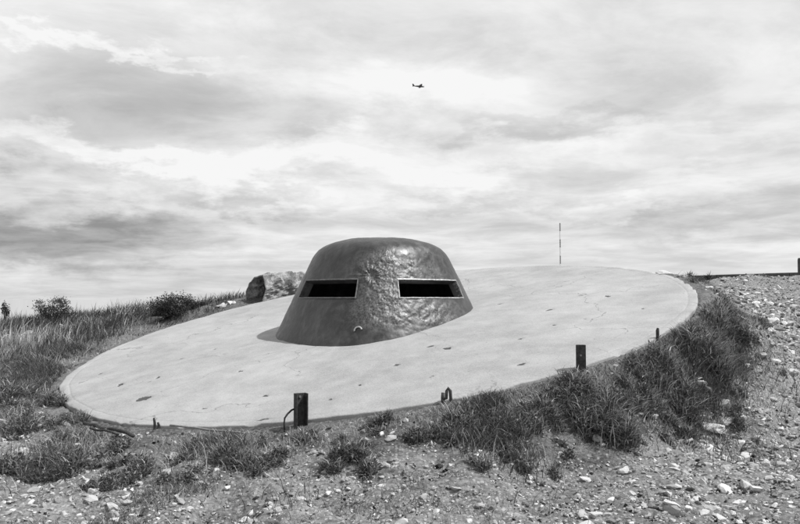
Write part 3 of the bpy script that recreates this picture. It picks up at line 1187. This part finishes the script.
def build_stones():
    small = [stone_shape(1, 100 + i) for i in range(10)]
    # fine chips
    x, y = sample_ground(150000, 3.9, 26)
    s = soil_mask(x, y) * (.32 + .68 * smooth01(x, -2.2, 1.2))
    d = slab_dist(x, y)
    patch = smooth01(fbm(x * .8, y * .8, seed=91, octv=3) + .35 * smooth01(x, -1, 3), -.5, .55)
    keep = (d > .12) & ~((y > 11.5) & (x < 5.4) & (d < 3)) & (rng.uniform(0, 1, len(x)) < (.16 + .84 * s * (.45 + .55 * patch)))
    x, y = x[keep][:66000], y[keep][:66000]
    z = ground_z(x, y)
    r = np.hypot(x, y)
    size = np.clip(rng.lognormal(math.log(.0095), .5, len(x)), .004, .035) * np.clip(r / 6.0, .8, 2.2)
    sh = np.clip(rng.normal(.33, .16, len(x)), .05, .68)
    o = link('gravel', scatter_mesh('gravel', small, np.stack([x, y, z], -1), size, sh), M['stone'])
    tag(o, 'fine pale gravel chips strewn over the bare ground', 'gravel', kind='stuff')
    # medium stones
    med = [stone_shape(2, 200 + i) for i in range(8)]
    x, y = sample_ground(20000, 3.9, 24)
    s = soil_mask(x, y) * (.32 + .68 * smooth01(x, -2.2, 1.2))
    d = slab_dist(x, y)
    patch = smooth01(fbm(x * .8, y * .8, seed=91, octv=3) + .45 * smooth01(x, 0, 3.5), -.25, .6)
    keep = (d > .15) & ~((y > 11.5) & (x < 5.4) & (d < 3)) & (rng.uniform(0, 1, len(x)) < (.07 + .93 * s * (.14 + .86 * patch)))
    x, y = x[keep], y[keep]
    r = np.hypot(x, y)
    size = np.clip(rng.lognormal(math.log(.022), .45, len(x)), .010, .075) * np.clip(r / 6.5, .8, 1.9)
    order = np.argsort(-size / r)
    x, y, size, r = x[order], y[order], size[order], r[order]
    z = ground_z(x, y)
    NI = 235
    rest = slice(NI, 2900)
    sh = np.clip(rng.normal(.40, .15, len(x)), .08, .68)
    lo = [stone_shape(2, 260 + i) for i in range(10)]
    o = link('rubble', scatter_mesh('rubble', lo, np.stack([x, y, z], -1)[rest], size[rest], sh[rest]), M['stone'])
    tag(o, 'small broken stones lying among the gravel', 'rubble', kind='stuff')
    rest = slice(2900, 9500)
    o = link('pebbles', scatter_mesh('pebbles', small, np.stack([x, y, z], -1)[rest], size[rest], sh[rest]), M['stone'])
    tag(o, 'coarse pebbles lying between the larger stones', 'pebbles', kind='stuff')
    # the largest ones one by one
    protos = []
    for i in range(18):
        V, F = stone_shape(2, 300 + i)
        V = V + .05 * np.stack([fbm(V[:, 0] * 3, V[:, 1] * 3, V[:, 2] * 3, seed=300 + i + 50 * q, octv=3) for q in range(3)], -1)
        me = np_mesh('stone', V, F, False, {'shade': np.full(len(V), random.uniform(.42, .64))})
        me.materials.append(M['stone'])
        protos.append(me)

    def put(x, y, size, label, group, sx=1.0, flat=1.0, rz=None, tilt=.15, me=None):
        z = float(ground_z(np.array([x]), np.array([y]))[0])
        o = bpy.data.objects.new('stone', me or random.choice(protos))
        C.objects.link(o)
        o.location = (x, y, z + size * .10 * flat)
        o.scale = (size * sx, size, size * flat)
        o.rotation_euler = (random.gauss(0, tilt), random.gauss(0, tilt), random.uniform(0, 6.28) if rz is None else rz)
        tag(o, label, 'stone', group)
        return o
    for i in range(min(NI, len(x))):
        put(float(x[i]), float(y[i]), float(size[i]) * 1.05, 'loose pale angular stone among the gravel', 'loose stones on the gravel')
    # stones placed from the photograph: px, py, width px
    for px, py, w in [(700, 386, 14), (708, 390, 12), (698, 380, 9), (600, 441, 14), (602, 446, 8), (627, 437, 8), (725, 491, 20), (744, 486, 18), (754, 491, 16), (713, 513, 22), (704, 515, 14),
                      (738, 505, 15), (766, 465, 14), (787, 504, 12), (756, 440, 9), (762, 441, 8), (690, 455, 9), (675, 470, 10), (650, 478, 9), (632, 483, 10), (744, 456, 14),
                      (779, 467, 14), (770, 480, 14), (695, 500, 12), (722, 520, 16), (790, 480, 12), (640, 415, 8), (620, 410, 7), (560, 455, 8), (530, 480, 9),
                      (780, 330, 7), (770, 338, 8), (790, 345, 8), (775, 400, 10), (760, 412, 9), (792, 372, 9), (748, 367, 8)]:
        gx, gy, gz = hit(px, py)
        put(gx, gy, w / FPX * gy * .5 * 1.1, 'fist-sized or larger pale stone on the bare track', 'large stones on the track')
    for px, py, w in [(76, 449, 14), (75, 439, 8), (10, 497, 9), (112, 508, 16), (92, 493, 14), (88, 484, 9), (140, 485, 8), (190, 510, 9), (195, 478, 10), (64, 515, 9), (325, 463, 9), (385, 466, 10), (322, 480, 8),
                      (328, 494, 8), (275, 500, 9), (348, 490, 6), (425, 468, 11), (270, 505, 7), (8, 515, 9), (250, 515, 10), (405, 487, 8)]:
        gx, gy, gz = hit(px, py)
        put(gx, gy, w / FPX * gy * .5 * 1.1, 'pale stone half sunk in the dirt below the slab', 'stones in the dirt below the slab')
    gx, gy, gz = hit(714, 431)
    o = put(gx, gy, .125, 'long flat pale slab of stone lying alone on the track with shade under its edge', None, 1.15, .55, R(-12), .02, protos[4])
    o.location.z += .02
    o.rotation_euler = (R(8), R(10), R(-14))
    # flat stones on the skyline beside the concrete block
    for px, py, w in [(219, 296, 8), (226, 294, 7), (234, 292, 7), (222, 299, 9), (231, 298, 8)]:
        p = at(px, py, 14.2)
        gz = float(ground_z(np.array([p[0]]), np.array([p[1]]))[0])
        put(p[0], p[1], w / FPX * 14.2 * .55, 'pale stone lying beside the broken concrete block', 'stones by the concrete block', 1, .9)


build_stones()

# ------------------------------------------------------------------ grass
def blades(pos, h, lean, az, width, shade, curl=1.0):
    """tapered bent strips, 7 points each"""
    n = len(pos)
    fa = rng.uniform(0, 2 * math.pi, n)
    side = np.stack([np.cos(fa), np.sin(fa), np.zeros(n)], -1)
    ld = np.stack([np.cos(az), np.sin(az), np.zeros(n)], -1)
    V = np.empty((n, 7, 3), np.float32)
    for i, (t, w) in enumerate(((0, 1.0), (.38, .85), (.74, .5))):
        c = pos + ld * (lean * h * t ** 1.8)[:, None]
        c = c + np.array([0, 0, 1]) * (h * (t - .38 * curl * lean * t * t))[:, None]
        V[:, i * 2] = c - side * (width * w * .5)[:, None]
        V[:, i * 2 + 1] = c + side * (width * w * .5)[:, None]
    V[:, 6] = pos + ld * (lean * h)[:, None] + np.array([0, 0, 1]) * (h * (1 - .38 * curl * lean))[:, None]
    b = np.arange(n)[:, None] * 7
    Q = np.concatenate([b + np.array([0, 1, 3, 2]), b + np.array([2, 3, 5, 4])])
    T = b + np.array([4, 5, 6])
    return V.reshape(-1, 3), [Q, T], np.repeat(shade, 7)


def grass_obj(name, pos, h, lean, az, width, shade, loc=None):
    V, F, S = blades(pos, h, lean, az, width, shade)
    return link(name, np_mesh(name, V, F, True, {'shade': S}), M['grass'], loc=loc)


def shades(n, dry=.3, dark=(.05, .035), pale=(.30, .10)):
    d = rng.uniform(0, 1, n) < dry
    return np.clip(np.where(d, rng.normal(*pale, n), rng.normal(*dark, n)), .015, .6)


def build_grass():
    # meadow on the left and behind
    n = 150000
    x, y = sample_ground(n, 7.6, 38, -34, 6)
    d = slab_dist(x, y)
    nz = fbm(x * .5, y * .5, seed=51, octv=3)
    nz2 = fbm(x * 1.1, y * .8, seed=52, octv=4)
    m = (d > .12) & (x < -1.8) & (y > 8.6 + .5 * nz)
    m &= (rng.uniform(0, 1, n) < np.clip(.5 + .8 * nz2, .1, 1)) & ~((d < .5) & (rng.uniform(0, 1, n) < .5))
    m &= ~((np.hypot(x + 2.4, y - 14.4) < .75))
    x, y, nz, nz2, d = x[m], y[m], nz[m], nz2[m], d[m]
    r = np.hypot(x, y)
    k = len(x)
    h = rng.uniform(.08, .27, k) * (1 + .7 * nz - .3 * nz2) * np.clip(.45 + d * .35, .4, 1.0) * np.where(rng.uniform(0, 1, k) < .05, 1.5, 1)
    h = np.clip(h, .04, .5) * np.where((x > -4.5) & (y > 11), .55, 1.0)
    dry = np.clip(.44 - 1.7 * nz2, .03, .95)
    sh = np.where(rng.uniform(0, 1, k) < dry, np.clip(rng.normal(.42, .12, k), .15, .68), np.clip(rng.normal(.065, .035, k), .015, .2))
    o = grass_obj('meadow_grass', np.stack([x, y, ground_z(x, y) - .01], -1), h, rng.uniform(.1, .8, k), rng.normal(.6, 1.5, k), rng.uniform(.004, .009, k) * np.clip(r / 10, 1, 2.2), sh)
    tag(o, 'mixed green and dry grass of the meadow left of the slab', 'grass', kind='stuff')
    # short turf strip round the slab's front and lower left
    n = 240000
    a = rng.uniform(math.pi * .93, math.pi * 2.05, n)
    rr = SR + .07 + rng.gamma(1.7, .27, n)
    x, y = SC.x + rr * np.cos(a), SC.y + rr * np.sin(a)
    nz = fbm(x * 1.4, y * 1.4, seed=53, octv=3)
    d = slab_dist(x, y)
    m = (rng.uniform(0, 1, n) < np.clip(.42 + 1.0 * nz, .05, 1)) & (d > .04)
    m &= rng.uniform(0, 1, n) > soil_mask(x, y) * .85
    x, y, nz, d = x[m][:68000], y[m][:68000], nz[m][:68000], d[m][:68000]
    k = len(x)
    h = rng.uniform(.03, .13, k) * (1 + .8 * nz) * np.clip(.5 + d, .5, 1.4)
    o = grass_obj('short_turf', np.stack([x, y, ground_z(x, y) - .006], -1), np.clip(h, .02, .2), rng.uniform(.3, 1.2, k), rng.uniform(0, 6.28, k), rng.uniform(.003, .007, k), np.where(rng.uniform(0, 1, k) < np.clip(.5 - .9 * nz + .35 * (d < .4), .1, .95), np.clip(rng.normal(.36, .1, k), .1, .6), np.clip(rng.normal(.075, .04, k), .02, .3)))
    tag(o, 'short patchy turf along the front edge of the slab', 'grass', kind='stuff')
    # sparse dry weeds over the lower-left dirt
    n = 90000
    x, y = sample_ground(n, 3.8, 9.5, -34, 14)
    d = slab_dist(x, y)
    nz = fbm(x * 1.8, y * 1.8, seed=54, octv=3)
    lm = 1 - smooth01(x + .35 * (y - 6), -2.6, 1.2)
    m = (d > .2) & (rng.uniform(0, 1, n) < np.clip(nz * 1.1 + .12, 0, 1) * lm)
    x, y, nz = x[m][:26000], y[m][:26000], nz[m][:26000]
    k = len(x)
    o = grass_obj('dry_weeds', np.stack([x, y, ground_z(x, y) - .005], -1), rng.uniform(.03, .11, k), rng.uniform(.4, 1.5, k), rng.uniform(0, 6.28, k), rng.uniform(.003, .006, k), shades(k, .45, (.06, .03), (.28, .09)))
    tag(o, 'thin dry weeds creeping over the dirt at the low end of the slab', 'weeds', kind='stuff')

    # individual tufts: px, py of the foot, width px, height px, dryness
    def tuft(px, py, w, hpx, dry, nb, label, group=None, dist=None, dark=(.085, .05)):
        if dist:
            p = at(px, py, dist)
            gx, gy = p[0], p[1]
        else:
            gx, gy, _ = hit(px, py)
        gz = float(ground_z(np.array([gx]), np.array([gy]))[0])
        rad = w / FPX * gy * .5
        ht = hpx / FPX * gy
        # several crowns of different height make one uneven clump
        nc = max(3, int(w / 8))
        ca = rng.uniform(0, 6.283, nc)
        cr = np.sqrt(rng.uniform(0, 1, nc)) * rad * .8
        ch = ht * rng.uniform(.45, 1.0, nc) * (1.1 - .5 * (cr / rad) ** 2)
        ch[0] = ht
        nb = int(nb * 1.25)
        k = rng.integers(0, nc, nb)
        q = np.abs(rng.normal(0, .17, nb)) * rad + .01
        a = rng.uniform(0, 6.283, nb)
        X = cr[k] * np.cos(ca[k]) + q * np.cos(a)
        Y = (cr[k] * np.sin(ca[k])) * .8 + q * np.sin(a)
        Z = ground_z(X + gx, Y + gy) - gz - .01
        longb = rng.uniform(0, 1, nb) < .42
        h = np.where(longb, ch[k] * rng.beta(2.0, 2.0, nb) * 1.1, ht * rng.uniform(.18, .42, nb))
        up = np.where(longb, 0, ch[k] * rng.beta(1.1, 1.9, nb) * .62)
        Z = Z + up
        az = a + rng.normal(0, 1.1, nb)
        lean = np.where(longb, np.clip(rng.gamma(2.4, .26, nb), .05, 1.6), rng.uniform(.4, 2.0, nb))
        sh = shades(nb, dry + .10, dark, (.38, .12))
        V, F, S = blades(np.stack([X, Y, Z], -1), h, lean, az, rng.uniform(.0035, .009, nb) * max(1, gy / 8), sh)
        # broad weed leaves among the blades
        nl = int(nb * .8)
        k = rng.integers(0, nc, nl)
        zz = ch[k] * rng.beta(1.3, 2.4, nl) * .62
        P = np.stack([cr[k] * np.cos(ca[k]), cr[k] * np.sin(ca[k]) * .8, zz], -1) + rng.normal(0, 1, (nl, 3)) * np.array([.16, .16, .03]) * rad
        P[:, 2] = np.maximum(P[:, 2], .0) + ground_z(P[:, 0] + gx, P[:, 1] + gy) - gz
        u = rng.normal(0, 1, (nl, 3))
        u[:, 2] = np.abs(u[:, 2]) * .8
        u /= np.linalg.norm(u, axis=1)[:, None]
        wv = np.cross(u, rng.normal(0, 1, (nl, 3)))
        wv /= np.linalg.norm(wv, axis=1)[:, None]
        Lf = (rng.uniform(.012, .04, nl) * max(1, gy / 8))[:, None]
        LV = np.stack([P, P + u * Lf * .5 + wv * Lf * .2, P + u * Lf, P + u * Lf * .5 - wv * Lf * .2], 1).reshape(-1, 3)
        F = F + [len(V) + (np.arange(nl) * 4)[:, None] + np.arange(4)]
        S = np.concatenate([S, np.repeat(shades(nl, dry * .7, (dark[0] * 1.1, dark[1]), (.30, .10)), 4)])
        V = np.vstack([V, LV])
        Fq = [np.concatenate([F[0], F[2]]), F[1]]
        o = link('grass_tuft', np_mesh('grass_tuft', V, Fq, True, {'shade': S}), M['grass'], loc=(gx, gy, gz))
        tag(o, label, 'grass tuft', group)
    tuft(598, 416, 84, 42, .22, 3600, 'broad dark bushy grass tuft in front of the square iron post')
    tuft(672, 386, 60, 34, .20, 2400, 'dark dense grass tuft beside a cluster of pale stones')
    tuft(706, 358, 56, 34, .28, 2400, 'tall dark grass tuft with upright dry blades by the upper end of the slab')
    tuft(716, 330, 34, 26, .55, 1000, 'tall pale dry grass tuft close above the upper rim of the slab')
    tuft(738, 336, 44, 26, .35, 1300, 'loose low grass tuft spreading onto the stony track')
    tuft(455, 434, 60, 28, .25, 2100, 'dark grass tuft below the twisted iron loop')
    G = 'grass tufts along the front of the slab'
    Lb = 'low dark grass tuft on the bank in front of the slab'
    for px, py, w, h, dr, nb in [(505, 434, 56, 24, .25, 1600), (545, 428, 52, 28, .3, 1600), (352, 466, 54, 30, .18, 1500), (410, 440, 40, 22, .3, 900), (305, 440, 36, 18, .35, 700),
                                 (228, 462, 48, 28, .25, 1300), (265, 470, 50, 24, .2, 1200), (205, 450, 30, 18, .3, 700), (640, 376, 36, 18, .3, 900), (565, 402, 40, 20, .35, 900), (625, 398, 40, 26, .3, 1100),
                                 (480, 412, 40, 18, .45, 800), (380, 425, 44, 12, .5, 700), (650, 392, 34, 26, .25, 900), (728, 316, 30, 16, .4, 700), (765, 330, 30, 18, .4, 500)]:
        own = {352: 'lone round dark tuft on bare dirt in front of the channel post', 305: 'low tuft at the foot of the channel post', 228: 'dark tuft just below the pale iron rod',
               728: 'thin tuft at the highest corner of the slab rim', 765: 'isolated tuft standing among the stones of the track', 640: 'tuft on the bank below the thin iron peg',
               565: 'tuft growing round the foot of the square iron post'}
        tuft(px, py, w, h, dr, nb, own.get(px, Lb), None if px in own else G)
    G = 'weedy clumps in the dirt at the low end of the slab'
    Lb = 'dark weedy clump on the dirt bank off the low end of the slab'
    for px, py, w, h, dr, nb in [(45, 478, 90, 30, .15, 1900), (15, 470, 60, 26, .2, 1200), (110, 488, 60, 20, .25, 900), (30, 430, 60, 26, .3, 1100), (75, 425, 44, 20, .3, 800), (110, 452, 40, 14, .3, 600),
                                 (150, 470, 46, 16, .3, 700), (55, 405, 36, 22, .35, 700), (20, 400, 60, 28, .4, 1100), (180, 478, 40, 12, .35, 500), (70, 462, 40, 16, .2, 600)]:
        tuft(px, py, w, h, dr, nb, Lb, G)
    # small scattered clumps that tie the band together
    r2 = np.random.default_rng(91)
    for i in range(120):
        a = r2.uniform(math.pi * 1.02, math.pi * 1.93)
        rr = SR + .18 + r2.gamma(2.0, .30)
        gx, gy = SC.x + rr * math.cos(a), SC.y + rr * math.sin(a)
        pxx = 400 + FPX * gx / gy
        sz = r2.uniform(.6, 1.5)
        if abs(pxx - 157) < 14 or (abs(pxx - 447) < 12 and rr < SR + .5) or (abs(pxx - 300) < 16 and rr < SR + .5) or (80 < pxx < 245 and rr < SR + .6) or rr > SR + (.8 if pxx > 600 else 1.25):
            continue
        tuft(pxx, 400, 17 * sz * 8 / gy, 12 * sz * 8 / gy, r2.uniform(.15, .5), int(170 * sz * sz), 'small ragged grass clump scattered on the bank below the slab', 'small grass clumps below the slab', dist=gy)
    # weeds on the skyline by the low wall
    for px, hpx, w in [(674, 7, 7), (687, 8, 9), (697, 4, 5), (706, 4, 5)]:
        wx, wy, wz = at(px, 276.5, 25.0)
        need = (EYE + ray(px, 276 - hpx)[1] * 25.0 - float(ground_z(np.array([wx]), np.array([wy]))[0])) / 25.0 * FPX
        tuft(px, 276.5, w * 1.3, max(need, hpx) * 1.15, .0, 320, 'tiny dark weed in front of the low wall on the crest', 'weeds by the low wall', dist=25.0, dark=(.03, .01))


build_grass()

# ------------------------------------------------------------------ shrubs
def shrub(px, py_base, dist, wpx, y_top, y_low, label, nleaf, stems, shade, leaf=.022, flat=False):
    gx, gy, _ = at(px, py_base, dist)
    gz = float(ground_z(np.array([gx]), np.array([gy]))[0])
    root = empty('shrub', (gx, gy, gz))
    tag(root, label, 'shrub')
    k = dist / FPX
    zt = EYE + ray(px, y_top)[1] * dist - gz
    zl = EYE + ray(px, y_low)[1] * dist - gz
    rad = wpx * k * .5
    zc, rz = (zt + zl) / 2, (zt - zl) / 2
    r = np.random.default_rng(int(px * 7))
    tips = []
    for i in range(stems):
        a = r.uniform(0, 6.28)
        q = math.sqrt(r.uniform(0.02, 1)) * .85
        hz = r.uniform(-.8, 1.15) * (1 - .45 * q)
        tip = Vector((q * rad * math.cos(a), q * rad * .8 * math.sin(a), zc + hz * rz))
        tips.append(tip)
        bm = bmesh.new()
        b0 = Vector((.02 * math.cos(a), .02 * math.sin(a), -.05))
        mid = b0.lerp(tip, .5) + Vector((-.1 * tip.x, -.1 * tip.y, .08 * zt))
        add_tube(bm, [b0, mid, tip], [.010, .007, .003], 5)
        bm_obj('stem', bm, M['twig'], root, smooth=True)
    T = np.array([tuple(t) for t in tips])
    n = nleaf
    pick = r.integers(0, len(T), n)
    sp = np.array([rad, rad, rz]) * .15
    P = T[pick] * (1 - .16 * r.uniform(0, 1, (n, 1)) ** 2) + r.normal(size=(n, 3)) * sp
    P[:, 2] = np.maximum(P[:, 2], .02)
    u = r.normal(size=(n, 3))
    u[:, 2] = np.abs(u[:, 2]) * .7
    u /= np.linalg.norm(u, axis=1)[:, None]
    w = np.cross(u, r.normal(size=(n, 3)))
    w /= np.linalg.norm(w, axis=1)[:, None]
    L = leaf * r.uniform(.6, 1.4, n)[:, None]
    V = np.stack([P, P + u * L * .55 + w * L * .28, P + u * L * 1.1, P + u * L * .55 - w * L * .28], 1).reshape(-1, 3)
    Q = (np.arange(n) * 4)[:, None] + np.arange(4)
    sh = np.repeat(np.clip(r.normal(shade, shade * .45, n), .015, .3), 4)
    o = link('foliage', np_mesh('foliage', V, Q, True, {'shade': sh}), M['grass'], root)
    o['kind'] = 'stuff'


shrub(168, 326, 14.2, 52, 293, 326, 'dark leafy shrub close behind the back edge of the slab', 8000, 30, .045, .027)
shrub(192, 318, 14.6, 26, 301, 318, 'small dark leafy shrub between a larger shrub and the concrete block', 2400, 10, .05, .026)
shrub(53, 336, 15.5, 38, 298, 320, 'flat-topped shrub on thin bare stems rising above the meadow grass', 3600, 18, .055, .026)
shrub(4, 330, 16, 16, 304, 322, 'thin straggly shrub at the far side of the meadow', 500, 6, .06, .034)
